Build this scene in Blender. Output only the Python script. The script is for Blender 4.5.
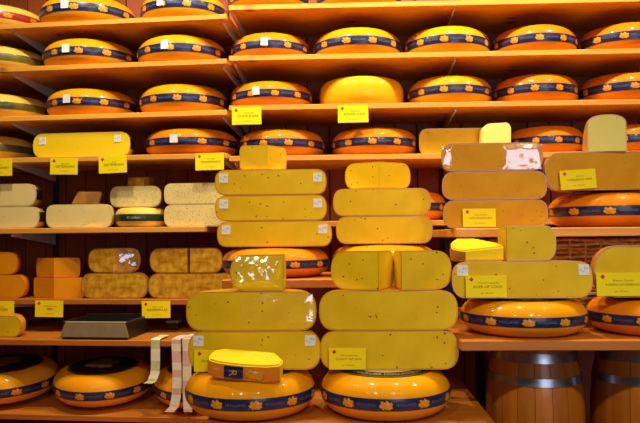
import bpy, bmesh, math, random
from mathutils import Vector, Matrix

for o in list(bpy.data.objects): bpy.data.objects.remove(o, do_unlink=True)
S = bpy.context.scene
COL = S.collection
PI = math.pi
rnd = random.Random(7)

# ------------------------------------------------------------------ camera
W, H, F = 640.0, 423.0, 684.0            # image frame and focal length in its pixels
EYE = Vector((0, 0, 1.45))
_y, _p, _r = math.radians(2.1), math.radians(2.14), 0.0085
fwd = Vector((-math.sin(_y)*math.cos(_p), math.cos(_y)*math.cos(_p), math.sin(_p)))
r0 = fwd.cross(Vector((0, 0, 1))).normalized()
u0 = r0.cross(fwd)
right = r0*math.cos(_r) - u0*math.sin(_r)
up = right.cross(fwd)
cd = bpy.data.cameras.new('camera'); cam = bpy.data.objects.new('camera', cd); COL.objects.link(cam)
cd.sensor_width = 36; cd.lens = 36*F/W; cd.clip_start = 0.02
cam.matrix_world = Matrix.Translation(EYE) @ Matrix((right, up, -fwd)).transposed().to_4x4()
S.camera = cam

# ------------------------------------------------------------------ light
S.view_settings.view_transform = 'Standard'; S.view_settings.look = 'None'
S.view_settings.gamma = 1; S.view_settings.use_curve_mapping = False
S.view_settings.exposure = -0.12
wd = bpy.data.worlds.new('world'); S.world = wd; wd.use_nodes = True
wd.node_tree.nodes['Background'].inputs[0].default_value = (1.0, 0.80, 0.58, 1)
wd.node_tree.nodes['Background'].inputs[1].default_value = 0.035

def lamp(name, kind, loc, target, energy, color, **kw):
    l = bpy.data.lights.new(name, kind); o = bpy.data.objects.new(name, l); COL.objects.link(o)
    l.energy = energy; l.color = color
    for k, v in kw.items(): setattr(l, k, v)
    o.location = loc
    o.rotation_euler = (Vector(target)-Vector(loc)).to_track_quat('-Z', 'Y').to_euler()
    return o
WARM = (1.0, 0.86, 0.62)
for lx, ly, e in ((-1.0, 1.95, 66), (-0.3, 2.1, 70), (0.45, 2.15, 70), (1.2, 2.15, 52)):       # downlights close to the shelves
    lamp('ceiling_spot', 'SPOT', (lx, ly, 2.98), (lx*0.97, 2.72, 1.6), e, WARM, spot_size=math.radians(120), spot_blend=0.7, shadow_soft_size=0.035)
for lx, tx, tz, e, a in ((-0.7, -0.1, 1.2, 70, 50), (0.6, 0.3, 1.2, 70, 50), (1.2, 0.85, 1.4, 62, 48), (-1.4, -0.95, 1.4, 24, 54)):   # unseen fill spots, added to brighten the stack fronts and the angled bay
    lamp('fill_spot', 'SPOT', (lx, -0.2, 2.9), (tx, 2.1, tz), e, WARM, spot_size=math.radians(a), spot_blend=1.0, shadow_soft_size=0.05)
# daylight through the shop window behind the photographer
lamp('shop_window_light', 'AREA', (1.5, -2.2, 1.8), (1.3, 3.0, 1.7), 34, (0.70, 0.80, 1.0), shape='RECTANGLE', size=1.8, size_y=1.8)

# ------------------------------------------------------------------ materials
def lin(c):
    return tuple(((v/255)/12.92 if v/255 <= 0.04045 else ((v/255+0.055)/1.055)**2.4) for v in c)
MATS = {}
def mat(name, c1, c2=None, rough=0.5, scale=6, coat=0.0, spec=0.5, metal=0.0, bump=0.0, bscale=40, lo=0.35, hi=0.65, stretch=(1,1,1), detail=4):
    """plain procedural material: two colours mixed by noise, optional fine relief"""
    if name in MATS: return MATS[name]
    m = bpy.data.materials.new(name); m.use_nodes = True; N = m.node_tree.nodes; L = m.node_tree.links
    b = N['Principled BSDF']
    b.inputs['Roughness'].default_value = rough; b.inputs['Metallic'].default_value = metal
    b.inputs['Coat Weight'].default_value = coat; b.inputs['Coat Roughness'].default_value = 0.07
    b.inputs['Specular IOR Level'].default_value = spec
    a = lin(c1)
    tc = N.new('ShaderNodeTexCoord'); mp = N.new('ShaderNodeMapping'); mp.inputs['Scale'].default_value = stretch
    L.new(tc.outputs['Object'], mp.inputs['Vector'])
    if c2:
        n = N.new('ShaderNodeTexNoise'); n.inputs['Scale'].default_value = scale; n.inputs['Detail'].default_value = detail
        L.new(mp.outputs[0], n.inputs['Vector'])
        r = N.new('ShaderNodeValToRGB'); r.color_ramp.elements[0].position = lo; r.color_ramp.elements[1].position = hi
        r.color_ramp.elements[0].color = (*a, 1); r.color_ramp.elements[1].color = (*lin(c2), 1)
        L.new(n.outputs['Fac'], r.inputs[0]); L.new(r.outputs[0], b.inputs['Base Color'])
    else:
        b.inputs['Base Color'].default_value = (*a, 1)
    if bump:
        n2 = N.new('ShaderNodeTexNoise'); n2.inputs['Scale'].default_value = bscale; n2.inputs['Detail'].default_value = 3
        bp = N.new('ShaderNodeBump'); bp.inputs['Strength'].default_value = bump; bp.inputs['Distance'].default_value = 0.002
        L.new(mp.outputs[0], n2.inputs['Vector']); L.new(n2.outputs['Fac'], bp.inputs['Height']); L.new(bp.outputs[0], b.inputs['Normal'])
    MATS[name] = m
    return m
def speckle(name, c1, c2, spot, dens=0.25, scale=55, rough=0.45, coat=0.15, radius=0.16):
    """cheese paste: soft colour drift plus sparse small eyes (voronoi cells kept by a random mask)"""
    if name in MATS: return MATS[name]
    m = mat(name, c1, c2, rough, 9, 0.0, spec=0.12, bump=0.15, bscale=90)
    N = m.node_tree.nodes; L = m.node_tree.links; b = N['Principled BSDF']
    base = b.inputs['Base Color'].links[0].from_socket
    tc = N.new('ShaderNodeTexCoord'); oi = N.new('ShaderNodeObjectInfo')
    ad = N.new('ShaderNodeVectorMath'); ad.operation = 'ADD'; L.new(tc.outputs['Object'], ad.inputs[0])
    cx = N.new('ShaderNodeCombineXYZ'); mu = N.new('ShaderNodeMath'); mu.operation = 'MULTIPLY'; mu.inputs[1].default_value = 7.0
    L.new(oi.outputs['Random'], mu.inputs[0]); L.new(mu.outputs[0], cx.inputs[0]); L.new(cx.outputs[0], ad.inputs[1])
    v = N.new('ShaderNodeTexVoronoi'); v.inputs['Scale'].default_value = scale; L.new(ad.outputs[0], v.inputs['Vector'])
    lt = N.new('ShaderNodeMath'); lt.operation = 'LESS_THAN'; lt.inputs[1].default_value = radius; L.new(v.outputs['Distance'], lt.inputs[0])
    sp = N.new('ShaderNodeSeparateColor'); L.new(v.outputs['Color'], sp.inputs[0])
    l2 = N.new('ShaderNodeMath'); l2.operation = 'LESS_THAN'; l2.inputs[1].default_value = dens; L.new(sp.outputs[0], l2.inputs[0])
    ml = N.new('ShaderNodeMath'); ml.operation = 'MULTIPLY'; L.new(lt.outputs[0], ml.inputs[0]); L.new(l2.outputs[0], ml.inputs[1])
    mx = N.new('ShaderNodeMix'); mx.data_type = 'RGBA'; L.new(ml.outputs[0], mx.inputs['Factor'])
    L.new(base, mx.inputs['A']); mx.inputs['B'].default_value = (*lin(spot), 1)
    L.new(mx.outputs['Result'], b.inputs['Base Color'])
    return m
def wood(name, c1, c2, knot, rough=0.5, coat=0.1, axis=0, thin=2):
    if name in MATS: return MATS[name]
    st = [9, 9, 9]; st[axis] = 0.7
    m = mat(name, c1, c2, rough, 4, coat, lo=0.3, hi=0.7, stretch=st, detail=6, bump=0.12, bscale=25)
    N = m.node_tree.nodes; L = m.node_tree.links; b = N['Principled BSDF']
    base = b.inputs['Base Color'].links[0].from_socket
    tc = N.new('ShaderNodeTexCoord'); mp = N.new('ShaderNodeMapping'); s2 = [9, 9, 9]; s2[axis] = 5; s2[thin] = .05; mp.inputs['Scale'].default_value = s2
    oi = N.new('ShaderNodeObjectInfo'); mu = N.new('ShaderNodeMath'); mu.operation = 'MULTIPLY'; mu.inputs[1].default_value = 13
    L.new(oi.outputs['Random'], mu.inputs[0]); cx = N.new('ShaderNodeCombineXYZ'); L.new(mu.outputs[0], cx.inputs[0]); L.new(mu.outputs[0], cx.inputs[1])
    L.new(cx.outputs[0], mp.inputs['Location'])
    L.new(tc.outputs['Object'], mp.inputs['Vector'])
    v = N.new('ShaderNodeTexVoronoi'); v.inputs['Scale'].default_value = 1.0; L.new(mp.outputs[0], v.inputs['Vector'])
    r = N.new('ShaderNodeValToRGB'); r.color_ramp.elements[0].position = 0.05; r.color_ramp.elements[1].position = 0.17
    r.color_ramp.elements[0].color = (1, 1, 1, 1); r.color_ramp.elements[1].color = (0, 0, 0, 1)
    L.new(v.outputs['Distance'], r.inputs[0])
    sp = N.new('ShaderNodeSeparateColor'); L.new(v.outputs['Color'], sp.inputs[0])
    l2 = N.new('ShaderNodeMath'); l2.operation = 'LESS_THAN'; l2.inputs[1].default_value = 0.5; L.new(sp.outputs[0], l2.inputs[0])
    ml = N.new('ShaderNodeMath'); ml.operation = 'MULTIPLY'; L.new(r.outputs[0], ml.inputs[0]); L.new(l2.outputs[0], ml.inputs[1])
    mx = N.new('ShaderNodeMix'); mx.data_type = 'RGBA'; L.new(ml.outputs[0], mx.inputs['Factor'])
    L.new(base, mx.inputs['A']); mx.inputs['B'].default_value = (*lin(knot), 1)
    hs = N.new('ShaderNodeHueSaturation'); mr = N.new('ShaderNodeMapRange'); L.new(oi.outputs['Random'], mr.inputs['Value'])
    mr.inputs['To Min'].default_value = 0.82; mr.inputs['To Max'].default_value = 1.12
    L.new(mr.outputs[0], hs.inputs['Value']); L.new(mx.outputs['Result'], hs.inputs['Color'])
    L.new(hs.outputs[0], b.inputs['Base Color'])
    return m
def film(name):
    """clear cling film: mostly transparent, glossy wrinkles"""
    m = bpy.data.materials.new(name); m.use_nodes = True; N = m.node_tree.nodes; L = m.node_tree.links
    N.remove(N['Principled BSDF'])
    out = N['Material Output']; t = N.new('ShaderNodeBsdfTransparent'); g = N.new('ShaderNodeBsdfGlossy')
    g.inputs['Roughness'].default_value = 0.12
    tc = N.new('ShaderNodeTexCoord'); n = N.new('ShaderNodeTexNoise'); n.inputs['Scale'].default_value = 22; n.inputs['Detail'].default_value = 2; n.inputs['Distortion'].default_value = 1.2
    L.new(tc.outputs['Object'], n.inputs['Vector'])
    bp = N.new('ShaderNodeBump'); bp.inputs['Strength'].default_value = 0.5; bp.inputs['Distance'].default_value = 0.003
    L.new(n.outputs['Fac'], bp.inputs['Height']); L.new(bp.outputs[0], g.inputs['Normal'])
    g.inputs['Color'].default_value = (0.22, 0.22, 0.23, 1); t.inputs['Color'].default_value = (0.93, 0.93, 0.93, 1)
    mx = N.new('ShaderNodeAddShader'); L.new(t.outputs[0], mx.inputs[0]); L.new(g.outputs[0], mx.inputs[1])
    L.new(mx.outputs[0], out.inputs['Surface'])
    return m

M = {}
M['wax'] = mat('orange_wax', (238, 152, 2), (243, 162, 3), 0.42, 5, 0.35, spec=0.07)
M['wax_deep'] = mat('deep_orange_wax', (232, 128, 2), (238, 138, 3), 0.42, 5, 0.35, spec=0.07)
M['wax_yellow'] = mat('yellow_wax', (246, 178, 20), (250, 190, 30), 0.42, 5, 0.35, spec=0.07)
M['wax_pale'] = mat('pale_yellow_wax', (236, 196, 70), (244, 206, 90), 0.42, 5, 0.35, spec=0.07)
M['navy'] = mat('navy_paper', (20, 30, 76), (26, 40, 98), 0.35, 30, 0.25)
M['label_navy'] = mat('shaded_label_paper', (14, 16, 30), (20, 22, 40), 0.4, 30, 0.1)  # navy label darkened, with the shelf's shade put into the colour
M['band_print'] = mat('dim_band_print', (116, 112, 104), None, 0.5)
M['dark_green'] = mat('dark_green_paper', (30, 44, 28), (40, 58, 36), 0.4, 30, 0.2)
M['olive'] = mat('olive_paper', (74, 72, 22), (120, 118, 30), 0.4, 12, 0.2)
M['red_band'] = mat('red_paper', (170, 24, 18), (190, 40, 24), 0.4, 20, 0.2)
M['black_paper'] = mat('black_paper', (32, 30, 34), (44, 42, 44), 0.4, 20, 0.2)
M['gold'] = mat('gold_print', (240, 176, 24), (214, 128, 20), 0.45, 120)
M['dim_gold'] = mat('dull_gold_print', (150, 112, 40), (110, 84, 44), 0.5, 40)
M['pale_print'] = mat('pale_print', (186, 180, 150), None, 0.5)
M['cream_print'] = mat('cream_paper', (226, 204, 140), (216, 190, 120), 0.5, 20)
M['white'] = mat('white_sticker', (238, 240, 236), (228, 232, 232), 0.5, 40)
M['lilac'] = mat('lilac_print', (204, 196, 212), None, 0.5)
M['tag'] = mat('yellow_card', (252, 228, 2), (250, 222, 4), 0.6, 10, spec=0.2)
M['ink'] = mat('dark_ink', (84, 60, 8), None, 0.6)
M['ink_soft'] = mat('faded_ink', (150, 116, 10), None, 0.6)
M['red'] = mat('red_print', (190, 50, 12), None, 0.5)
M['paste'] = speckle('golden_paste', (222, 180, 14), (238, 200, 34), (122, 84, 4), 0.3, 56, radius=0.15)
M['paste_amber'] = speckle('amber_paste', (206, 142, 6), (222, 162, 14), (176, 116, 6), 0.2, 70)
M['paste_light'] = speckle('light_paste', (242, 226, 116), (246, 232, 130), (220, 190, 80), 0.3, 70)
M['paste_yellow'] = speckle('bright_yellow_paste', (240, 202, 22), (244, 210, 34), (224, 180, 18), 0.25, 60)
M['paste_pale'] = speckle('pale_goat_paste', (228, 206, 130), (234, 212, 144), (214, 186, 108), 0.2, 50)
M['paste_herb'] = speckle('herb_paste', (222, 200, 128), (230, 210, 142), (150, 118, 60), 0.6, 170, radius=0.26)
M['paste_orange'] = speckle('orange_paste', (224, 140, 8), (230, 150, 12), (200, 116, 8), 0.2, 60)
M['paste_mottled'] = mat('mottled_paste', (168, 112, 12), (214, 164, 44), 0.5, 38, 0.0, spec=0.12, bump=0.3, bscale=60)
M['rind'] = mat('yellow_rind', (226, 162, 34), (216, 148, 30), 0.35, 8, 0.3)
M['rind_amber'] = mat('amber_rind', (200, 132, 34), (188, 120, 28), 0.35, 8, 0.3)
M['rind_brown'] = mat('brown_rind', (172, 104, 26), (150, 86, 20), 0.45, 8, 0.1)
M['rind_orange'] = mat('orange_rind', (236, 140, 26), (228, 124, 20), 0.35, 8, 0.3)
M['rind_pale'] = mat('pale_rind', (228, 202, 122), (222, 192, 106), 0.35, 8, 0.3)
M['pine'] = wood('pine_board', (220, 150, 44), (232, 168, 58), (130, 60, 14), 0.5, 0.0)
M['pine_dark'] = wood('dark_pine_board', (182, 102, 16), (198, 118, 22), (104, 46, 8), 0.5, 0.0)  # darker pine tone for the lower boards, counter and tier
M['wall'] = wood('brown_panelling', (150, 66, 20), (166, 76, 24), (104, 44, 12), 0.6, 0.0, axis=2, thin=1)
M['groove'] = mat('panel_backing', (40, 18, 10), (48, 22, 12), 0.8, 5)
M['floor'] = wood('floor_boards', (120, 76, 40), (140, 92, 52), (70, 40, 20), 0.5)
M['plaster'] = mat('ceiling_plaster', (140, 110, 80), (150, 118, 86), 0.8, 4)
M['metal'] = mat('grey_painted_metal', (214, 206, 196), (204, 196, 186), 0.4, 20, 0.1)
M['rail'] = mat('dull_steel_rail', (60, 54, 54), (50, 46, 46), 0.45, 20, metal=0.3)
M['hoop'] = mat('galvanised_hoop', (178, 180, 190), (150, 150, 160), 0.28, 30, metal=0.9)
M['oak'] = wood('oak_stave', (168, 92, 14), (190, 112, 22), (110, 52, 10), 0.4, 0.25, axis=2, thin=0)
M['black_plastic'] = mat('black_plastic', (26, 22, 20), (34, 28, 24), 0.4, 20)
M['grey_plastic'] = mat('brown_grey_plastic', (150, 130, 96), (138, 118, 86), 0.45, 20)
M['wicker'] = mat('wicker', (244, 186, 100), (206, 140, 66), 0.55, 60)
M['wicker_light'] = mat('light_wicker', (252, 218, 140), (236, 186, 104), 0.55, 60)
M['paper_white'] = mat('ticket_paper', (236, 232, 206), (226, 220, 190), 0.6, 30)
M['paper_pink'] = mat('pink_ticket_paper', (228, 190, 180), (216, 172, 164), 0.6, 60)
M['paper_green'] = mat('green_ticket_paper', (206, 206, 150), (190, 192, 130), 0.6, 60)
M['gold_foil'] = mat('gold_foil', (210, 150, 50), (184, 120, 36), 0.3, 12, metal=0.4)
M['film'] = film('cling_film')

# ------------------------------------------------------------------ helpers
def mesh(name, verts, faces, m, smooth=True, angle=40, mats=None, idx=None):
    me = bpy.data.meshes.new(name); me.from_pydata([tuple(v) for v in verts], [], faces)
    for mm in (mats or [m]): me.materials.append(mm)
    if idx: me.polygons.foreach_set('material_index', idx)
    if smooth:
        me.polygons.foreach_set('use_smooth', [True]*len(me.polygons)); me.set_sharp_from_angle(angle=math.radians(angle))
    me.update()
    return me
def obj(name, me, parent=None, loc=(0, 0, 0), rot=(0, 0, 0)):
    o = bpy.data.objects.new(name, me); COL.objects.link(o); o.location = loc; o.rotation_euler = rot
    if parent: o.parent = parent
    return o
def tag(o, label, cat, group=None):
    o['label'] = label; o['category'] = cat
    if group: o['group'] = group
    return o
def thing(name, label, cat, loc=(0, 0, 0), rz=0.0, group=None, rot=None):
    o = bpy.data.objects.new(name, None); COL.objects.link(o); o.location = loc
    o.rotation_euler = rot or (0, 0, rz); o.empty_display_size = 0.05
    return tag(o, label, cat, group)
def structure(o): o['kind'] = 'structure'; return o
BOXES = {}
def box(sx, sy, sz, m, bev=0.002, seg=1):
    """bevelled box centred in x, y and standing on z=0"""
    k = (round(sx, 5), round(sy, 5), round(sz, 5), m.name, bev)
    if k in BOXES: return BOXES[k]
    bm = bmesh.new(); bmesh.ops.create_cube(bm, size=1.0)
    for v in bm.verts: v.co = Vector((v.co.x*sx, v.co.y*sy, (v.co.z+0.5)*sz))
    if bev: bmesh.ops.bevel(bm, geom=bm.edges[:], offset=bev, segments=seg, affect='EDGES')
    me = bpy.data.meshes.new('box'); bm.to_mesh(me); bm.free(); me.materials.append(m)
    BOXES[k] = me
    return me
def tube(path, rad, n=6):
    vs, fs = [], []
    for i, p in enumerate(path):
        d = (path[min(i+1, len(path)-1)] - path[max(i-1, 0)]).normalized()
        a = d.cross(Vector((0.1, 0.2, 1))).normalized(); b = d.cross(a)
        for k in range(n): vs.append(p + (a*math.cos(2*PI*k/n) + b*math.sin(2*PI*k/n))*rad)
    for i in range(len(path)-1):
        for k in range(n): fs.append((i*n+k, i*n+(k+1) % n, (i+1)*n+(k+1) % n, (i+1)*n+k))
    fs.append(tuple(range(n-1, -1, -1))); fs.append(tuple(range((len(path)-1)*n, len(path)*n)))
    return vs, fs
TEXTS = {}
def text(s, size):
    """flat lettering as vertices and faces in the xz plane, centred; facing -y"""
    k = (s, size)
    if k not in TEXTS:
        c = bpy.data.curves.new('t', 'FONT'); c.body = s; c.size = size; c.align_x = 'CENTER'; c.align_y = 'CENTER'; c.resolution_u = 2
        c.space_character = 1.05
        o = bpy.data.objects.new('t', c); COL.objects.link(o); bpy.context.view_layer.update()
        me = bpy.data.meshes.new_from_object(o.evaluated_get(bpy.context.evaluated_depsgraph_get()))
        TEXTS[k] = ([(v.co.x, v.co.y) for v in me.vertices], [tuple(p.vertices) for p in me.polygons])
        bpy.data.objects.remove(o); bpy.data.curves.remove(c); bpy.data.meshes.remove(me)
    return TEXTS[k]
def text_obj(s, size, m, parent, loc, rot=(0, 0, 0), name='lettering', offset=0.0):
    v, f = text(s, size)
    return obj(name, mesh(name, [(x, 0, z) for x, z in v], f, m, False), parent, loc, rot)

# picture ray -> point on a vertical plane (only used to measure where things stand)
def ray(px, py): return (fwd*F + right*(px-W/2) + up*(H/2-py)).normalized()
def at(px, py, Y):
    d = ray(px, py); return EYE + d*((Y-EYE.y)/d.y)
XZ = lambda px, py, Y: (at(px, py, Y).x, at(px, py, Y).z)
ANG = math.radians(4.5)                               # the bay beside the pillar of tags stands at a slight angle
JX = at(228, 150, 2.62).x
J = Vector((JX, 2.62, 0)); TL = Vector((math.cos(ANG), -math.sin(ANG), 0)); NL = Vector((math.sin(ANG), math.cos(ANG), 0))
def atl(px, py, d):
    """point on the plane lying d behind the front edge of the angled bay"""
    r = ray(px, py); o = J + NL*d
    return EYE + r*((o-EYE).dot(NL)/r.dot(NL))
def place(px0, px1, py, depth, left=False):
    f = atl if left else at
    a, b = f(px0, py, depth), f(px1, py, depth)
    return (a+b)/2, (b-a).length

# ------------------------------------------------------------------ the room
WALL_Y = 3.0
def wall_planks():
    wl = structure(obj('wall_back', box(3.2-JX, .088, 3.1, M['groove'], 0), None, ((3.2+JX)/2, WALL_Y+.056, 0)))
    w = 0.096; me = box(w-.004, .012, 3.1, M['wall'], 0.003)
    x = JX + w/2
    while x < 3.15: obj('plank', me, wl, (x-(3.2+JX)/2, -.050, 0)); x += w
    wl2 = structure(obj('wall_left', box(3.0, .08, 3.1, M['groove'], 0), None, tuple(J + NL*(WALL_Y-2.62+.068) + TL*(-1.5)), (0, 0, -ANG)))
    n = 0; x = -w/2
    while x > -2.95: obj('plank', me, wl2, (1.5+x, -.046, 0)); x -= w
wall_planks()
structure(obj('floor', box(6.4, 6.2, .06, M['floor'], 0), None, (0, .3, -.06)))
structure(obj('ceiling', box(6.4, 6.2, .06, M['plaster'], 0), None, (0, .3, 3.1)))
structure(obj('wall_right', box(.08, 6.2, 3.1, M['plaster'], 0), None, (3.2, .3, 0)))

# ------------------------------------------------------------------ shelving
def bracket_mesh(length):
    t = .0025; L = length
    prof = [(0, 0), (L, 0), (L, -.05), (L*.5, -.03), (0, -.012)]          # (y from front, z)
    vs = [(-t, y, z) for y, z in prof] + [(t, y, z) for y, z in prof]; n = len(prof)
    fs = [tuple(range(n)), tuple(range(2*n-1, n-1, -1))] + [(i, i+n, (i+1) % n+n, (i+1) % n) for i in range(n)]
    return mesh('bracket', vs, fs, M['metal'], False)
def rail(parent, x, y, z0, z1):
    r = obj('wall_rail', box(.022, .012, z1-z0, M['rail'], .001), parent, (x, y, z0))
    me = box(.005, .002, .018, M['black_plastic'], 0)
    z = .03
    while z < z1-z0-.03: obj('slot', me, r, (0, -.0065, z)); z += .036
    return r
TH = 0.021
SLOPE = math.radians(5.5)
def board(parent, x0, x1, y0, y1, ztop, m, th=TH):
    return obj('shelf_board', box(x1-x0, y1-y0, th, m, .002), parent, ((x0+x1)/2, (y0+y1)/2, ztop-th))

# heights of the shelf tops, measured on the front edges
RZ = {1: at(420, 1.0, 2.62).z, 2: at(420, 52.2, 2.62).z, 3: at(420, 102.4, 2.62).z, 4: at(420, 153.6, 2.62).z, 5: at(420, 220.3, 2.62).z}
LZ = {1: atl(130, 18.2, 0).z, 2: atl(130, 62.2, 0).z, 3: atl(130, 112.6, 0).z, 4: atl(130, 155.0, 0).z, 5: atl(130, 227.2, 0).z,
      6: atl(100, 299.2, 0).z, 7: atl(100, 340.2, -.19).z, 8: atl(90, 415.5, -.20).z}
ru = thing('wall_shelving', 'long pine wall shelving stacked with blue banded orange cheese wheels', 'shelving', (0, 0, 0))
XR0, XR1 = JX+.004, 2.3
for k, z in RZ.items(): board(ru, XR0, XR1, 2.62, WALL_Y-.001, z, M['pine'])
bk = bracket_mesh(.36)
for k, z in RZ.items():
    for px in (232, 454):
        obj('bracket', bk, ru, (at(px, 10, 2.64).x + (.012 if px == 232 else 0), 2.637, z-TH))
    obj('bracket', bk, ru, (1.55, 2.637, z-TH))
for px in (232, 454): rail(ru, at(px, 10, 2.64).x + (.012 if px == 232 else 0), 2.992, 1.25, 2.6)
lu = thing('wall_shelving', 'pine wall shelving hung with seven yellow tags, holding pale cheese blocks', 'shelving', tuple(J), -ANG)
XL0, XL1 = -1.75, -.004
for k, z in LZ.items():
    d0 = {7: -.19, 8: -.20}.get(k, 0)
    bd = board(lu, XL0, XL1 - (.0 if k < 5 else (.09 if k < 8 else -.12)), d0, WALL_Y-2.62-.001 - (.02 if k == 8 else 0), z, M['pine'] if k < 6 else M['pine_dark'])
    if k == 8:                                                    # the lowest board slopes towards the customer
        yc = bd.location.y; bd.rotation_euler.x = SLOPE; bd.location.y = d0 + (yc-d0)*math.cos(SLOPE); bd.location.z += (yc-d0)*math.sin(SLOPE)
xl = (atl(14, 33, .02)-J).dot(TL)
for k, z in LZ.items():
    for x in (xl, -.022, -1.5):
        if k < 7: obj('bracket', bk, lu, (x, .017, z-TH))
for x in (xl, -.022): rail(lu, x, .372, .7, 2.6)

# right-hand stepped shelves, front counter, tier
SY3, SY4, FY, TY = 2.03, 1.775, 1.66, 2.10
Z3 = at(540, 227.8, SY3).z; Z4 = at(540, 340.6, SY4).z; ZF = at(385, 428, FY+.04).z; ZT = at(300, 279.5, TY).z
st = thing('display_stand', 'stepped pine display stand carrying cheese stacks above two wooden barrels', 'display stand', (0, 0, 0))
x3 = at(456.5, 230, SY3).x; x4 = at(461, 340, SY4).x
board(st, x3, 2.1, SY3, 2.61, Z3, M['pine'], .026)
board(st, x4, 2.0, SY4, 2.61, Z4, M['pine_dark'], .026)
PLZ = .735
for (x, y) in ((.47, 2.45), (1.9, SY4+.14), (1.9, 2.45)):
    obj('post', box(.03, .03, Z4-.026-PLZ, M['rail'], .002), st, (x, y, PLZ))
for (x, y) in ((x3+.05, 2.50), (1.95, 2.50)):
    obj('post', box(.03, .03, Z3-.026-Z4, M['rail'], .002), st, (x, y, Z4))
fc = thing('display_counter', 'low pine counter board under the two largest tall cheese stacks', 'counter', (0, 0, 0))
xf0 = at(197, 420, FY).x; xf1 = at(503.5, 423, FY).x
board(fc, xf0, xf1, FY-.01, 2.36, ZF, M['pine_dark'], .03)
for x in (xf0+.05, xf1-.05):
    obj('side_panel', box(.03, .6, ZF-.03-PLZ, M['pine_dark'], .003), fc, (x, 2.03, PLZ))
xt0 = at(222, 280, TY).x; xt1 = at(438, 280, TY).x
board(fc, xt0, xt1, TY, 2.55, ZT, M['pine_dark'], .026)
for x in (xt0+.03, xt1-.03):
    obj('tier_support', box(.03, .12, ZT-.026-ZF, M['pine_dark'], .003), fc, (x, 2.28, ZF))
pl = thing('base_plinth', 'broad brown wooden plinth beneath the counter, barrels and shelving', 'plinth', (0, 0, 0))
obj('body', box(3.6, .95, PLZ-.03, M['wall'], .004), pl, (.2, 2.11, 0)); obj('top_board', box(3.64, .99, .03, M['pine_dark'], .004), pl, (.2, 2.11, PLZ-.03))

# ------------------------------------------------------------------ cheese shapes
def profile(R, h, a=None, n=2.3, dome=0.0, seg=12):
    """(r, z) from the axis at the bottom round the bulging side to the axis at the top"""
    a = a if a is not None else .42*h
    pts = [(0, 0), (R*.5, 0)]
    for i in range(seg+1):
        t = -PI/2 + PI*i/seg
        c, s = math.cos(t), math.sin(t)
        pts.append((R-a + a*abs(c)**(2/n), h/2 + (h/2)*math.copysign(abs(s)**(2/n), s)))
    pts += [(R*.5, h+dome*.8), (0, h+dome)]
    return pts
def prof_r(R, h, a, n, z):
    s = min(1, abs((z-h/2)/(h/2))); return R-a + a*(max(0, 1-s**n))**(1/n)
def revolve(pts, a0, a1, steps, closed):
    vs, fs = [], []; n = len(pts); cols = steps if closed else steps+1
    for k in range(cols):
        t = a0+(a1-a0)*k/steps
        for r, z in pts: vs.append((r*math.cos(t), r*math.sin(t), z))
    for k in range(steps):
        b = ((k+1) % cols)*n; a = k*n
        for i in range(n-1):
            if i == 0: fs.append((a, b+1, a+1))
            elif i == n-2: fs.append((a+i, b+i, a+n-1))
            else: fs.append((a+i, b+i, b+i+1, a+i+1))
    return vs, fs
# ---- whole wheel with printed paper band
WR, WH, WA, WN = .178, .115, .060, 2.05
EMBLEM = [(-.017, -.006), (-.019, .000), (-.014, .003), (-.015, .009), (-.009, .011), (-.006, .007), (-.002, .009), (.001, .013), (.006, .010), (.009, .006), (.014, .008), (.018, .003), (.015, -.002), (.018, -.007), (.012, -.009), (.010, -.013), (.004, -.010), (.000, -.012), (-.004, -.009), (-.009, -.013), (-.011, -.008)]
def wheel_meshes(key, wax, band, emblem, letter, word):
    d = {}
    v, f = revolve(profile(WR, WH, WA, WN, .006, 20), 0, 2*PI, 64, True); d['wax'] = mesh('wax_coat', v, f, wax, True, 60)
    z0, z1 = WH*.33, WH*.61; zs = [z0+(z1-z0)*i/4 for i in range(5)]
    def rr(z, e): return prof_r(WR, WH, WA, WN, z)+e
    pr = [(rr(z0, -.002), z0)] + [(rr(z, .0009), z) for z in zs] + [(rr(z1, -.002), z1)]
    vs, fs = [], []; n = len(pr); K = 96
    for k in range(K):
        t = 2*PI*k/K
        for r, z in pr: vs.append((r*math.cos(t), r*math.sin(t), z))
    for k in range(K):
        for i in range(n-1): fs.append((k*n+i, ((k+1) % K)*n+i, ((k+1) % K)*n+i+1, k*n+i+1))
    d['band'] = mesh('paper_band', vs, fs, band, True, 60)
    zc = (z0+z1)/2; NE = 11
    ev, ef = [], []
    for k in range(1):
        t0 = 0.0; b = len(ev); sgn = 1.0
        for x, z in [(0, 0)] + EMBLEM:
            t = t0 + sgn*x*.95/WR; zz = zc+z*1.0
            r = rr(zz, .0016 if (x, z) != (0, 0) else .0024); ev.append((r*math.cos(t), r*math.sin(t), zz))
        m_ = len(EMBLEM)
        for i in range(m_): ef.append((b, b+1+(i+1) % m_, b+1+i))
    d['emblem'] = mesh('printed_emblem', ev, ef, emblem, False) if emblem else None
    lv, lf = [], []
    tv, tf = text(word, .0115)
    for x, z in tv:
        t = PI/NE + x*.95/WR; zz = zc+z; r = rr(zz, .0018); lv.append((r*math.cos(t), r*math.sin(t), zz))
    lf = list(tf)
    d['letter'] = mesh('lettering', lv, lf, letter, False)
    return d
def dome_z(r):                                                   # height of the wheel's top at radius r
    ps = profile(WR, WH, WA, WN, .006, 20)[11:]
    for (r1, z1), (r2, z2) in zip(ps, ps[1:]):
        if r2 <= r <= r1: return z1 + (z2-z1)*(r1-r)/max(1e-9, r1-r2)
    return WH+.006
def disc_mesh(name, r0_, r1_, m, e):
    rs = [r1_ + (r0_-r1_)*i/6 for i in range(7)]; vs, fs = [], []; K = 48
    for r in rs:
        for k in range(K): vs.append((r*math.cos(2*PI*k/K), r*math.sin(2*PI*k/K), dome_z(r)+e))
    for i in range(6):
        for k in range(K): fs.append((i*K+k, i*K+(k+1) % K, (i+1)*K+(k+1) % K, (i+1)*K+k))
    return mesh(name, vs, fs, m, True, 60)
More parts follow.
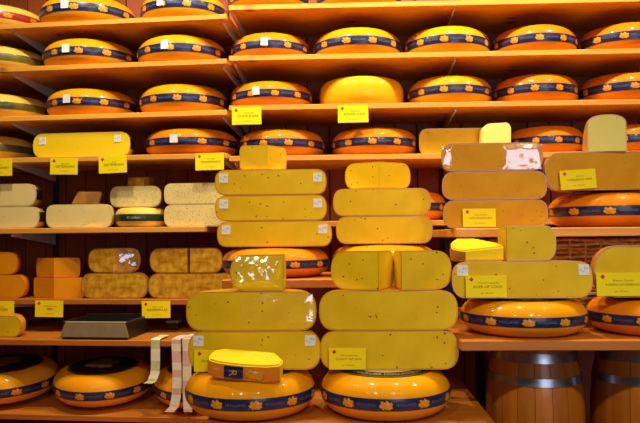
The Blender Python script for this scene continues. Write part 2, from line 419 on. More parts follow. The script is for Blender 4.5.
WHEELS = {
    'blue': wheel_meshes('blue', M['wax'], M['navy'], M['gold'], M['band_print'], 'HOLLAND'),
    'deep': wheel_meshes('deep', M['wax_deep'], M['navy'], M['gold'], M['band_print'], 'HOLLAND'),
    'olive': wheel_meshes('olive', M['wax_pale'], M['olive'], None, M['band_print'], 'HOLLAND'),
    'red': wheel_meshes('red', M['wax_pale'], M['red_band'], M['gold'], M['band_print'], 'HOLLAND'),
}
_g = [WHEELS['blue'], WHEELS['deep']]
TOPL = {'disc': disc_mesh('top_label', .004, .126, M['label_navy'], .0009), 'ring': disc_mesh('label_ring', .118, .122, M['dim_gold'], .0017),
        'centre': disc_mesh('label_centre', .004, .090, M['cream_print'], .0017)}
def ring_text(word, n, radius, size, m):
    v, f = text(word, size); vs, fs = [], []
    for k in range(n):
        t0 = 2*PI*k/n - PI/2; b = len(vs)
        for x, z in v:
            t = t0 + x/radius; r = radius - z; vs.append((r*math.cos(t), r*math.sin(t), dome_z(r)+.0022))
        fs += [tuple(b+i for i in p) for p in f]
    return mesh('ring_lettering', vs, fs, m, False)
TOPL['words'] = ring_text('PURE HOLLAND', 5, .104, .018, M['pale_print'])
def motif():
    vs, fs = [], []; rr_ = random.Random(3)
    for k in range(9):
        cx, cy, rad = rr_.uniform(-.05, .05), rr_.uniform(-.04, .04), rr_.uniform(.014, .03); b = len(vs); n = 9
        for i in range(n):
            q = rad*rr_.uniform(.6, 1.1); x, y = cx+q*math.cos(2*PI*i/n)*1.4, cy+q*math.sin(2*PI*i/n)
            vs.append((x, y, dome_z(math.hypot(x, y))+.0019+k*.0002))
        fs.append(tuple(range(b, b+n)))
    return mesh('label_motif', vs, fs, M['dim_gold'], False)
TOPL['motif'] = motif()
def square_sticker(parent, w, h_, loc, rot, printed=True):
    s = obj('sticker', box(w, .0012, h_, M['white'], 0), parent, loc, rot)
    if printed:
        vs, fs = [], []; r_ = random.Random(5)
        for i in range(5):
            x, z, q = r_.uniform(-.32, .32)*w, r_.uniform(.2, .8)*h_, r_.uniform(.06, .13)*w; b = len(vs)
            vs += [(x-q, -.0011, z), (x, -.0011, z-q), (x+q, -.0011, z), (x, -.0011, z+q)]; fs.append((b, b+1, b+2, b+3))
        obj('print', mesh('print', vs, fs, M['lilac'], False), s)
    return s
def wheel(px0, px1, depth, z, label, group=None, kind='blue', h=WH, left=False, py=200, spin=None, sticker=None, top=None, tilt=(0, 0), shrink=.985, bandless=False):
    p, w = place(px0, px1, py, depth, left)
    s = w/2/WR*shrink
    t = thing('round_cheese', label, 'cheese', (p.x, p.y, z+.0004), 0, group, (tilt[0], tilt[1], spin if spin is not None else rnd.uniform(0, 2*PI)))
    if tilt[0]: t.location.z += w/2*.75*math.sin(tilt[0])
    t.scale = (s, s, h/WH); t.rotation_mode = 'ZYX'
    d = WHEELS[kind]
    wx = obj('wax_coat', d['wax'] if not bandless else PLAIN, t)
    if not bandless:
        b = obj('paper_band', d['band'], t)
        for k in range(11 if d['emblem'] else 0): obj('printed_emblem', d['emblem'], b, rot=(0, 0, 2*PI*k/11))
        for k in range(11): obj('lettering', d['letter'], b, rot=(0, 0, 2*PI*k/11))
    if sticker is not None:                                        # angle (world) of a small white sticker on the band
        a = sticker - t.rotation_euler.z
        zc = WH*.55; r = prof_r(WR, WH, WA, WN, zc)+.003
        square_sticker(t, .03, .034, (r*math.cos(a), r*math.sin(a), zc-.017), (0, 0, a+PI/2), False)
    if top:
        l = obj('top_label', TOPL['disc'], t); obj('label_ring', TOPL['ring'], l)
        if top == 'ring': obj('label_centre', TOPL['centre'], l); obj('ring_lettering', TOPL['words'], l)
        else: obj('label_motif', TOPL['motif'], l)
    return t
v_, f_ = revolve(profile(WR, WH, .046, 2.5, .004, 20), 0, 2*PI, 64, True); PLAIN = mesh('wax_coat', v_, f_, M['wax_yellow'], True, 60)

# ---- cut pieces: sectors of a wheel, apex edge at the origin, standing on z=0
def sector(t, R, h, a0, a1, rind, paste, a=None, n=2.4, rim=.0035, wrap=None):
    pts = profile(R, h, a if a is not None else min(.44*h, .8*R), n, 0, 12)
    steps = max(8, int((a1-a0)/PI*36)); v, f = revolve(pts, a0, a1, steps, False)
    nn = len(pts); half = abs(a1-a0-PI) < 1e-3
    b = len(v)
    if half:
        out = [(r*math.cos(a1), r*math.sin(a1), z) for r, z in pts] + [(r*math.cos(a0), r*math.sin(a0), z) for r, z in reversed(pts[1:-1])]
        v += out; f.append(tuple(range(b, b+len(out))))
    else:
        f.append(tuple(range(0, nn))); f.append(tuple(range(steps*nn+nn-1, steps*nn-1, -1)))
    o = obj('rind', mesh('rind', v, f, rind, True, 50), t)
    def face(ang, side, pp, name='cut_face'):
        d = Vector((math.cos(ang), math.sin(ang), 0)); nrm = Vector((math.sin(ang), -math.cos(ang), 0))*side
        vs = [d*r + nrm*.0008 + Vector((0, 0, z)) for r, z in pp]
        return obj(name, mesh(name, vs, [tuple(range(len(vs)-1, -1, -1)) if side < 0 else tuple(range(len(vs)))], paste, False), t)
    def inset(p, full):
        zc = h/2; q = []
        for r, z in p:
            sr = 1-rim/R if r > 1e-6 else 1
            q.append((r*sr if full or r > 1e-6 else .0, zc+(z-zc)*(1-2*rim/h)))
        return q
    if half:
        q = inset(pts, True); d = Vector((math.cos(a1), math.sin(a1), 0)); nrm = Vector((math.sin(a0), -math.cos(a0), 0))
        vs = [d*r + nrm*.0008 + Vector((0, 0, z)) for r, z in q] + [-d*r + nrm*.0008 + Vector((0, 0, z)) for r, z in reversed(q[1:-1])]
        obj('cut_face', mesh('cut_face', vs, [tuple(range(len(vs)-1, -1, -1))], paste, False), t)
    else:
        face(a0, 1, inset(pts, False)); face(a1, -1, inset(pts, False))
    return t
def film_panel(t, x0, x1, z0, z1, amp=.004, y=-.003, seed=1, rot=0.0, nx=26, nz=14, ox=0, oy=0):
    """a crumpled piece of cling film stretched over a cut face"""
    r_ = random.Random(seed); ph = [(r_.uniform(20, 90), r_.uniform(-70, 70), r_.uniform(0, 6.3), r_.uniform(.3, 1)) for _ in range(7)]
    vs, fs = [], []
    for j in range(nz+1):
        for i in range(nx+1):
            x = x0+(x1-x0)*i/nx; z = z0+(z1-z0)*j/nz
            e = min(i, nx-i, j, nz-j)/3.0; e = min(1, e)
            w = sum(abs(math.sin(fx*x+fz*z+p))*q for fx, fz, p, q in ph)/4
            vs.append((x, y-amp*w*e, z))
    for j in range(nz):
        for i in range(nx): k = j*(nx+1)+i; fs.append((k, k+1, k+nx+2, k+nx+1))
    return obj('plastic_wrap', mesh('plastic_wrap', vs, fs, M['film'], True, 60), t, (ox, oy, 0), (0, 0, rot))
def half(px0, px1, depth, z, h, label, rind='rind', paste='paste', group=None, left=False, py=200, rz=0.0, n=2.4, a=None, stickers=(), name='half_cheese'):
    p, w = place(px0, px1, py, depth, left)
    t = thing(name, label, 'cheese', (p.x, p.y, z+.0004), (-ANG if left else 0)+rz, group)
    sector(t, w/2, h, 0, PI, M[rind], M[paste], a, n)
    for sx, sz in stickers:
        square_sticker(t, .028, .028, (sx*w/2, -.002, h*sz), (0, 0, 0))
    return t
def wedge(px_apex, depth, z, R, h, a0, a1, label, rind='rind', paste='paste', group=None, left=False, py=200, n=2.4, a=None, name='cheese_wedge'):
    p = (atl if left else at)(px_apex, py, depth)
    t = thing(name, label, 'cheese', (p.x, p.y, z+.0004), -ANG if left else 0, group)
    return sector(t, R, h, math.radians(a0), math.radians(a1), M[rind], M[paste], a, n)
def price_tag(px0, px1, py0, py1, depth, label, lines, group=None, left=False, z=None, tilt=.0, lean=0.0):
    f = atl if left else at
    a, b = f(px0, py1, depth), f(px1, py1, depth); c = f(px0, py0, depth)
    w, h = (b-a).length, abs(c.z-a.z)
    m = (a+b)/2
    t = thing('price_tag', label, 'price tag', (m.x, m.y, (z if z is not None else m.z)), 0, group, (lean, tilt, -ANG if left else 0))
    obj('card', box(w, .0016, h, M['tag'], 0), t)
    y = -.0012
    g = h*.11
    obj('logo', mesh('logo', [(-w*.42, y, h*.82), (-w*.42+g, y, h*.82-g), (-w*.42+2*g, y, h*.82), (-w*.42+g, y, h*.82+g)], [(0, 1, 2, 3)], M['red'], False), t)
    if lines:
        top, main = lines
        v, _ = text(main, 1.0); tw = max(x for x, _ in v)-min(x for x, _ in v)
        text_obj(main, min(h*.25, .70*w/tw), M['ink'], t, (w*.04, y, h*.48))
        if top: text_obj(top, h*.13, M['ink_soft'], t, (w*.06, y, h*.66))
        text_obj('per 100 gram', h*.10, M['ink_soft'], t, (w*.02, y, h*.2))
    return t

# ------------------------------------------------------------------ wheels on the upper shelves
UD = .185                                                        # wheel centre behind the shelf front
UY = 2.62+UD
ORD = ['first', 'second', 'third', 'fourth', 'fifth']
g = 'wheels on the uppermost long shelf'
for i, (a, b) in enumerate(((228, 312), (316, 402))):
    wheel(a, b, UY, RZ[1], ORD[i]+' orange wheel from the bay corner on the uppermost long shelf', g, py=10, kind='deep')
g = 'wheels on the long shelf above the bandless wheel'
for i, (a, b, k, hh, st_) in enumerate(((231, 311, 'deep', .108, -PI/2-.05), (313, 402, 'blue', .118, None), (403.5, 490, 'blue', .118, None), (491, 576, 'deep', .118, None), (577.5, 668, 'deep', .118, None))):
    wheel(a, b, UY, RZ[2], ORD[i]+' orange wheel from the bay corner, on the long shelf above the bandless wheel', g, kind=k, py=42, h=hh, sticker=st_)
g = 'banded wheels on the shelf with the bandless wheel'
wheel(230, 313, UY, RZ[3], 'orange blue banded wheel with white sticker, between bay corner and bandless yellow wheel', g, kind='deep', h=.108, py=95, sticker=-PI/2-.25)
wheel(319, 404, UY, RZ[3], 'plain yellow waxed cheese wheel without any band, above a hung tag', None, bandless=True, h=.118, py=90)
for i, (a, b, k) in enumerate(((407, 492, 'blue'), (493, 577.5, 'deep'), (579, 668, 'deep'))):
    wheel(a, b, UY, RZ[3], ['orange blue banded wheel directly beside the bandless yellow wheel, far from bay corner', 'second banded wheel beyond the bandless yellow wheel, counting from it', 'third banded wheel beyond the bandless yellow wheel, counting from it'][i], g, kind=k, py=90, h=.118)
g = 'wheels on the long shelf below the two hung tags'
for a, b, l in ((239, 325, 'dark orange wheel behind the film wrapped wedge, below the corner hung tag'), (331, 418, 'dark orange wheel on the long shelf below the bandless wheel’s tag'),
                (507, 583, 'dark orange wheel on the long shelf between yellow half and upright pale wedge'), (586, 668, 'dark orange wheel on the long shelf half hidden behind the upright pale wedge')):
    wheel(a, b, UY, RZ[4], l, g, kind='deep', py=140, h=.112)
for a, b, l in ((368, 446, 'shaded orange wheel glimpsed between the golden stack and the amber stack'), (452, 530, 'shaded orange wheel hidden behind the three amber halves')):
    wheel(a, b, UY, RZ[5], l, 'wheels hidden behind the stacks', kind='deep', py=205, h=.115)

# angled bay
g = 'wheels on the angled bay of shelves'
def lw(px0, px1, sh, label, py, **kw): return wheel(px0, px1, UD, LZ[sh], label, kw.pop('group', g), left=True, py=py, **kw)
lw(-42, 43, 1, 'pale yellow cheese wheel with a red printed band, on the top shelf', 5, kind='red', h=.105)
lw(45, 134, 1, 'orange cheese wheel with blue band and white sticker, beside the red banded wheel', 0, h=.12, sticker=-PI/2-.12)
lw(143, 227, 1, 'orange blue banded cheese wheel at the upper corner where the two shelf bays meet', 0, h=.12, sticker=-PI/2-.32)
lw(-42, 46, 2, 'pale waxed cheese wheel with dark blue band, under the red banded wheel', 55, kind='olive', h=.105)
lw(48, 135, 2, 'orange blue banded wheel with central white sticker, two shelves above the long yellow half', 50, h=.118, sticker=-PI/2-.16)
lw(140, 226, 2, 'orange blue banded wheel with white sticker left of its centre, upper corner bay', 45, h=.118, sticker=-PI/2-.15)
lw(-42, 48, 3, 'pale yellow cheese wheel with an olive green band', 100, kind='olive', h=.105)
lw(51, 135, 3, 'orange blue banded wheel with white sticker, on the shelf above the long yellow half', 100, h=.115, sticker=-PI/2-.2)
w = lw(142, 227, 3, 'orange blue banded wheel with a white sticker above its band', 95, h=.12)
a = -PI/2-.1-w.rotation_euler.z; r = prof_r(WR, WH, WA, WN, WH*.84)+.002
square_sticker(w, .026, .026, (r*math.cos(a), r*math.sin(a), WH*.76), (-.75, 0, a+PI/2), False)
lw(-50, 32, 4, 'orange cheese wheel with dark olive band, beside the long yellow half', 145, kind='olive', h=.105)
lw(147, 238, 4, 'dark orange blue banded wheel with white sticker, beside the long yellow half', 140, kind='deep', h=.108, sticker=-PI/2-.15)
t = half(33, 130, .03, LZ[4], .098, 'long bright yellow half cheese with two white stickers, on the tagged shelf', 'wax_pale', 'paste_yellow', left=True, py=145, stickers=((-.8, .55), (.75, .58)))
def end_label(t, R, h, m, a0=0.02, a1=.35, z0=.3, z1=.75):
    vs, fs = [], []
    for k in range(9):
        q = a0+(a1-a0)*k/8
        for i in range(5):
            z = h*(z0+(z1-z0)*i/4); r = prof_r(R, h, .44*h, 2.4, z)+.0014; vs.append((r*math.cos(q), r*math.sin(q), z))
    for k in range(8):
        for i in range(4): fs.append((k*5+i, (k+1)*5+i, (k+1)*5+i+1, k*5+i+1))
    obj('band_end', mesh('band_end', vs, fs, m), t)
p, ww = place(33, 130, 145, .03, True); end_label(t, ww/2, .098, M['black_paper'])

# shelf with pale cheeses
def lh(px0, px1, z, h, label, rind, paste, py, d=.03, **kw): return half(px0, px1, d, z, h, label, rind, paste, left=True, py=py, **kw)
K = 2.66/F
z5 = LZ[5]
t = lh(-60, 39, z5, .088, 'pale goat cheese half with dark end label, lower of its pair', 'rind_pale', 'paste_pale', 215); p, ww = place(-60, 39, 215, .03, True); end_label(t, ww/2, .088, M['black_paper'])
t = lh(-60, 36, z5+.089, .092, 'pale goat cheese half with dark end label, upper of its pair', 'rind_pale', 'paste_pale', 190); p, ww = place(-60, 36, 190, .03, True); end_label(t, ww/2, .092, M['black_paper'])
t = lh(46, 112, z5, .094, 'pale cheese half in cling film carrying a small golden block', 'rind_pale', 'paste_pale', 215, n=3.0)
film_panel(t, .02, .125, .004, .09, .006, -.004, 3)
p = atl(88, 203, .09)
t = thing('cheese_block', 'small golden slanted cheese block resting on a pale half', 'cheese', (p.x, p.y, z5+.0948), -ANG+.35)
def prism_obj(name, parent, outline, y0, y1, m, bev=.003):
    """outline in (x, z), extruded along y, edges softened"""
    bm = bmesh.new(); f = bm.faces.new([bm.verts.new((x, y0, z)) for x, z in outline])
    r_ = bmesh.ops.extrude_face_region(bm, geom=[f])
    for v in r_['geom']:
        if isinstance(v, bmesh.types.BMVert): v.co.y = y1
    bmesh.ops.recalc_face_normals(bm, faces=bm.faces[:])
    if bev: bmesh.ops.bevel(bm, geom=bm.edges[:], offset=bev, segments=2, affect='EDGES')
    me = bpy.data.meshes.new(name); bm.to_mesh(me); bm.free(); me.materials.append(m)
    return obj(name, me, parent)
prism_obj('body', t, [(-.06, 0), (.045, 0), (.058, .052), (-.035, .052)], -.04, .04, M['gold_foil'], .004)
def mini_wheel(px0, px1, depth, z, h, label, wax, band, word, py, left=True):
    p, w = place(px0, px1, py, depth, left); R = w/2; A = .4*h
    t = thing('round_cheese', label, 'cheese', (p.x, p.y, z+.0004), 0)
    v, f = revolve(profile(R, h, A, 2.2, .002, 16), 0, 2*PI, 48, True); obj('wax_coat', mesh('wax_coat', v, f, M[wax], True, 60), t)
    z0, z1 = h*.3, h*.66; vs, fs = [], []
    for k in range(48):
        for i in range(5):
            zz = z0+(z1-z0)*i/4; r = prof_r(R, h, A, 2.2, zz)+.001; q = 2*PI*k/48; vs.append((r*math.cos(q), r*math.sin(q), zz))
    for k in range(48):
        for i in range(4): fs.append((k*5+i, (k+1) % 48*5+i, (k+1) % 48*5+i+1, k*5+i+1))
    b = obj('paper_band', mesh('paper_band', vs, fs, M[band]), t)
    tv, tf = text(word, .016); lv = []
    for x, zz in tv:
        q = -PI/2 + x/R; q2 = (z0+z1)/2+zz; r = prof_r(R, h, A, 2.2, q2)+.0022; lv.append((r*math.cos(q), r*math.sin(q), q2))
    obj('lettering', mesh('lettering', lv, tf, M['pale_print'], False), b)
    return t
mini_wheel(117, 166, .10, z5, .078, 'small yellow cheese wheel with dark green lettered band', 'wax_pale', 'dark_green', 'Kruiden', 215)
lh(110, 161, z5+.081, .084, 'speckled buff herb cheese half lying on the green banded wheel', 'rind_pale', 'paste_herb', 195, d=.05)
p = atl(140.5, 183, .10)
t = thing('cheese_block', 'small brown cheese block with dark end, atop the herb cheese', 'cheese', (p.x, p.y, z5+.1658), -ANG)
obj('body', box(.07, .06, .036, M['paste_mottled'], .003), t, (-.008, 0, 0)); obj('wrapper_end', box(.022, .061, .037, M['rind_brown'], .003), t, (.036, 0, 0))
lh(164, 229, z5, .086, 'white herb flecked half cheese, lower of its pair', 'rind_pale', 'paste_herb', 215, n=3)
lh(164, 229, z5+.087, .084, 'white herb flecked half cheese, upper of its pair', 'rind_pale', 'paste_herb', 195, n=3)

# shelf with orange and mottled pieces
z6 = LZ[6]
lh(-40, 25, z6, .093, 'orange rinded half cheese beside the two-faced wedge pair, lower piece', 'rind_orange', 'paste_orange', 287)
lh(-40, 17, z6+.094, .092, 'orange rinded half cheese beside the two-faced wedge pair, upper piece', 'rind_orange', 'paste_orange', 263)
wedge(54, .02, z6, .115, .082, 20, 160, 'broad orange wedge with its point forward, under a smaller wedge', 'rind_orange', 'paste_orange', left=True, py=290, n=4, a=.02)
wedge(54, .03, z6+.083, .10, .078, 20, 160, 'orange wedge with its point forward, on top of a broader wedge', 'rind_orange', 'paste_orange', left=True, py=268, n=4, a=.02)
lh(81, 148, z6, .100, 'brown mottled half cheese carrying the two-toned piece', 'rind_brown', 'paste_mottled', 287)
t = wedge(113, .03, z6+.101, .107, .098, 28, 176, 'mottled cheese piece with one pale sunken cut face', 'rind_brown', 'paste_mottled', left=True, py=262)
film_panel(t, .01, .1, .01, .09, .006, -.004, 8, math.radians(28))
lh(148, 235, z6, .098, 'long brown half cheese under two quarter pieces', 'rind_brown', 'paste_mottled', 287)
wedge(187.5, .03, z6+.099, .158, .098, 90, 176, 'amber quarter cheese with rounded end, next to the smaller quarter', 'rind_brown', 'paste_mottled', left=True, py=262)
wedge(190, .03, z6+.099, .13, .098, 3, 89, 'smaller amber quarter cheese beside the wider quarter', 'rind_brown', 'paste_mottled', left=True, py=262)
z7 = LZ[7]
lh(-45, 21, z7, .080, 'dim yellow half cheese on the shelf of the black tray', 'rind', 'paste', 328, d=-.14)

# black tray
p = atl(106, 341, -.08)
t = thing('tray', 'dark plastic tray with grey sloping front on the lower shelf', 'tray', (p.x, p.y, z7+.0004), -ANG)
tw = .25; obj('base', box(tw, .2, .008, M['black_plastic'], .002), t)
prism_obj('front_panel', t, [(-tw/2-.006, .008), (tw/2+.006, .008), (tw/2-.008, .058), (-tw/2+.012, .058)], -.105, -.095, M['grey_plastic'], .002)
obj('back_panel', box(tw, .006, .066, M['black_plastic'], .002), t, (0, .097, .008))
for s in (-1, 1): obj('side_panel', box(.006, .186, .058, M['black_plastic'], .002), t, (s*(tw/2-.004), 0, .008))
obj('rim', box(tw-.02, .02, .006, M['grey_plastic'], .002), t, (0, -.09, .058))
p = atl(174, 331, .12)
t = thing('pen_box', 'little dim box at the back of the tray shelf', 'box', (p.x, p.y, z7+.0004), -ANG); obj('body', box(.05, .05, .026, M['black_plastic'], .002), t); obj('lid', box(.052, .052, .01, M['grey_plastic'], .002), t, (0, 0, .026))

# ticket strips hanging over the shelf edge
def strip(pxs, label, m2, segs, depth=-.196, wpx=9.5):
    """pxs: (px, py, extra distance in front) centreline down from the shelf edge; printed as separate tickets"""
    pts = []
    for px, py, e in pxs: pts.append(atl(px, py, depth-e))
    o = pts[0].copy(); t = thing('ticket_strip', label, 'paper strip', tuple(o), -ANG, 'ticket strips')
    ci, si = math.cos(ANG), math.sin(ANG)
    loc = []
    for q in pts: d = q-o; loc.append(Vector((d.dot(TL), d.dot(NL), d.z)))
    P = [Vector((loc[0].x, .10, .0035)), Vector((loc[0].x, .012, .0035))] + loc   # lies on the shelf, bends over the edge
    dense = []
    for a_, b_ in zip(P, P[1:]):
        for k in range(4): dense.append(a_.lerp(b_, k/4))
    dense.append(P[-1])
    hw = wpx*2.42/F/2; vs, fs, ix = [], [], []; th = .0006; acc = 0
    for i, q in enumerate(dense):
        d = (dense[min(i+1, len(dense)-1)]-dense[max(i-1, 0)]).normalized(); n = d.cross(Vector((1, 0, 0))).normalized()
        for sx, sn in ((-hw, -th), (hw, -th), (hw, th), (-hw, th)): vs.append(q+Vector((sx, 0, 0))+n*sn)
    for i in range(len(dense)-1):
        acc += (dense[i+1]-dense[i]).length
        for k in range(4): fs.append((i*4+k, i*4+(k+1) % 4, i*4+4+(k+1) % 4, i*4+4+k)); ix.append(int(acc/segs) % 2)
    fs += [(0, 1, 2, 3), tuple(range(len(dense)*4-1, len(dense)*4-5, -1))]; ix += [0, 0]
    obj('paper', mesh('paper', vs, fs, None, True, 40, [M['paper_white'], M[m2]], ix), t)
    return t
strip([(155.5, 340, 0), (155.5, 352, .002), (155.5, 364, .003), (155, 373, .006), (152, 381, .014), (148, 383.5, .03)], 'short greenish ticket strip curling forward at its end', 'paper_green', .035)
strip([(176, 340, 0), (176.5, 355, .003), (177, 370, .006), (177, 385, .01), (176, 398, .014), (174, 407, .02), (169, 412, .03)], 'long pinkish ticket strip hanging between two others', 'paper_pink', .03)
strip([(186.8, 339, 0), (187, 355, .003), (187, 370, .006), (187, 385, .009), (187.5, 400, .013), (188, 412, .02)], 'pale cream ticket strip against the front cheese stack', 'paper_pink', .05, wpx=9)

# wheels on the lowest shelf
z8 = LZ[8]
ZL = z8+.20*math.sin(SLOPE)-.003
wheel(-42, 55, -.012, ZL-.0, 'dim orange wheel with dark top label, at the far end of lowest shelf', 'wheels on the lowest shelf', 'blue', .118, True, 390, None, None, 'motif', (SLOPE, 0))
wheel(57, 153, -.02, ZL, 'orange wheel with dark top label under the black tray', 'wheels on the lowest shelf', 'blue', .118, True, 390, None, None, 'motif', (SLOPE, 0), shrink=.96)
wheel(155, 250, -.02, ZL, 'orange wheel half hidden behind the hanging ticket strips', 'wheels on the lowest shelf', 'blue', .118, True, 390, None, None, 'motif', (SLOPE, 0), shrink=.96)

# ------------------------------------------------------------------ middle stacks, back row on the tier
yb = 2.195
p, w_ = place(222, 330, 265, 2.30)
hw_ = at(276, 249, yb).z - ZT
wheel(222, 330, 2.30, ZT, 'blue banded orange wheel under three stickered amber halves', 'wheels on the tier', 'deep', hw_, False, 265)
z = ZT+hw_+.007
hs = .0826
for i, (a, b) in enumerate(((217, 332), (215, 327), (215, 327))):
    half(a, b, yb, z, hs, ['bottom', 'middle', 'top'][i]+' one of three stickered amber halves stacked on the tier', 'rind', 'paste', 'stickered amber halves', False, 220, 0, 2.6, None, (() if False else ((-.84, .5), (.84, .5))))
    z += hs+.0008
t = wedge(267, yb+.02, z, .093, .082, 52, 172, 'film wrapped amber wedge atop the three stickered halves', 'rind', 'paste', py=155, n=4, a=.02)
film_panel(t, .005, .09, .006, .078, .003, -.003, 12, math.radians(52))
# second back stack
yb2 = 2.215
hw2 = at(384, 246, yb2).z - ZT
wheel(331, 437, 2.31, ZT, 'orange wheel mostly hidden behind the tall stack of two big halves', 'wheels on the tier', 'blue', hw2, False, 265)
z = ZT+hw2+.007
h1 = .089
half(336, 433, yb2, z, h1, 'golden half with wrinkled film glints, below a plainer half', 'rind', 'paste', None, False, 230, 0, 2.6); z += h1+.0008
half(333, 431, yb2, z, h1, 'golden half between a wedge and the film-glinting half', 'rind', 'paste', None, False, 200, 0, 2.6); z += h1+.0008
wedge(379, yb2+.01, z, .128, .088, 32, 150, 'light golden wedge with point forward, crowning the narrower stack', 'rind', 'paste', py=175)

# ------------------------------------------------------------------ middle stacks, front row on the counter
yf = 1.83
hwf = at(385, 372.5, yf).z - ZF
wheel(186, 316, 1.885, ZF, 'big front wheel with ring label beneath a sliced wrapped wedge', 'wheels on the front counter', 'blue', hwf, False, 400, 0.35, None, 'ring')
wheel(320, 451, 1.885, ZF, 'big front wheel with ring label beneath the widest pair of golden halves', 'wheels on the front counter', 'blue', hwf, False, 400, 0.1, None, 'ring')
zf = ZF+hwf+.007
h2 = .1025; h3 = at(385, 291, yf).z - zf - h2 - .0008
z = zf
half(188, 321, yf, z, h2, 'golden half with pink stickers, behind the cut wedge and tag', 'rind', 'paste', None, False, 350, 0, 2.5, None, ((-.84, .62), (.84, .62)))
half(320, 459, yf, z, h2, 'wide golden half with dark eyes, a price tag before it', 'rind', 'paste', None, False, 350, 0, 2.5)
z += h2+.0008
t = half(186, 316.5, yf, z, h3, 'golden half with film glare, under the film wrapped quarter', 'rind', 'paste', None, False, 310, 0, 2.5)
film_panel(t, -.03, .165, .006, h3-.006, .005, -.003, 31)
half(319, 458, yf, z, h3, 'wide golden half carrying two quarter wedges', 'rind', 'paste', None, False, 310, 0, 2.5)
z += h3+.0008
t = wedge(283, yf+.005, z, .143, .098, 92, 180, 'quarter wedge in crumpled glossy film', 'rind', 'paste', py=275)
film_panel(t, -.135, -.004, .008, .092, .024, -.003, 46)
wedge(378, yf+.005, z, .132, .105, 67, 164, 'quarter wedge with pale inner face, rounded end beside the stickered stack', 'rind', 'paste', py=270)
wedge(401.5, yf+.0, z, .142, .105, 14, 95, 'bright quarter wedge with brown shaded side, on the wide half', 'rind', 'paste', py=270)

# sliced wrapped wedge lying on the front wheel
def slab_piece(t, outline, h, paste, rindm, edge, slope=0.0):
    """outline in plan (x, y); edge = indices of sides covered by rind"""
    ymin = min(y for _, y in outline)
    bm = bmesh.new(); f = bm.faces.new([bm.verts.new((x, y, 0)) for x, y in outline]); r_ = bmesh.ops.extrude_face_region(bm, geom=[f])
    for v in r_['geom']:
        if isinstance(v, bmesh.types.BMVert): v.co.z = h + slope*(v.co.y-ymin)
    bmesh.ops.recalc_face_normals(bm, faces=bm.faces[:]); bmesh.ops.bevel(bm, geom=bm.edges[:], offset=.004, segments=2, affect='EDGES')
    me = bpy.data.meshes.new('paste'); bm.to_mesh(me); bm.free(); me.materials.append(M[paste]); obj('paste', me, t)
    pts = [Vector((*outline[i], 0)) for i in edge]; vs, fs = [], []
    for i, q in enumerate(pts):
        d = (pts[min(i+1, len(pts)-1)]-pts[max(i-1, 0)]).normalized(); n = Vector((d.y, -d.x, 0))
        hh = h+slope*(q.y-ymin)
        for off, z_ in ((.0015, .002), (.0035, hh*.5), (.0015, hh-.004)): vs.append(q+n*off+Vector((0, 0, z_)))
    for i in range(len(pts)-1):
        for k in range(2): fs.append((i*3+k, i*3+3+k, i*3+4+k, i*3+1+k))
    obj('rind', mesh('rind', vs, fs, M[rindm]), t)
p = at(244, 380, 1.765)
t = thing('cheese_wedge', 'wrapped yellow cheese slice with blue printed label lying on the front wheel', 'cheese', (p.x, 1.762, ZF+hwf+.003), 0, None, (math.radians(10), math.radians(4), -.08))
out = [(-.095, .012), (-.09, -.012), (-.06, -.022), (0, -.026), (.06, -.022), (.095, -.012), (.10, .014), (.07, .05), (-.065, .05), (-.09, .035)]
slab_piece(t, out, .042, 'paste_yellow', 'rind_orange', [0, 1, 2, 3, 4, 5], .16)
lb = obj('printed_label', mesh('printed_label', [(-.045+.09*i/6*.55, -.0275-.0022*math.sin(PI*i/6)-.002, zz) for i in range(7) for zz in (.004, .038)], [(i*2, i*2+2, i*2+3, i*2+1) for i in range(6)], M['navy']), t)
text_obj('R', .030, M['gold'], lb, (-.022, -.0335, .021), (0, PI/2, 0))
obj('emblem', mesh('emblem', [(.035+x*1.3, -.0300, .021+z*1.2) for x, z in EMBLEM], [tuple(range(len(EMBLEM)))], M['gold'], False), lb)
film_panel(t, -.092, .095, .003, .03, .004, -.032, 51)

# ------------------------------------------------------------------ stack on the upper stepped shelf
y3 = 2.075
h4 = .0855; z = Z3
for i, (a, b) in enumerate(((443, 548), (442.5, 547.5), (442, 544))):
    t = half(a, b, y3, z, h4, ['bottom amber half of three on the stepped shelf, price tag before it', 'middle plain amber half of three on the stepped shelf', 'top amber half of three, bluish film glare on one end'][i], 'rind_amber', 'paste_amber', None, False, 200, 0, 2.6)
    z += h4+.0008
film_panel(t, .03, .15, .004, .081, .003, -.003, 61)
film_panel(t, -.152, -.118, .006, .078, .006, -.003, 62)
y3w = 2.225
hw3 = at(600, 190, y3).z-Z3
wheel(549, 668, y3w, Z3, 'dark orange blue banded wheel under the tagged broad half cheese', 'wheels on the stepped stand', 'deep', hw3-.007, False, 210)
z = Z3+hw3
h5 = at(600, 151.5, y3).z-z
half(545, 672, y3+.01, z, h5, 'broad brown-gold half cheese bearing an upright pale wedge', 'rind_amber', 'paste_amber', None, False, 170, 0, 2.4)
p = at(587.5, 152, y3+.01)
q = at(625.5, 152, y3+.01); c = at(600, 115, y3+.01)
t = thing('cheese_wedge', 'pale wedge standing upright with rounded top', 'cheese', (p.x, y3+.012, z+h5+.0006), 0, None, (0, PI/2, -.16))
sector(t, c.z-z-h5, q.x-p.x, PI/2, PI, M['rind'], M['paste_light'], .03, 2.4)
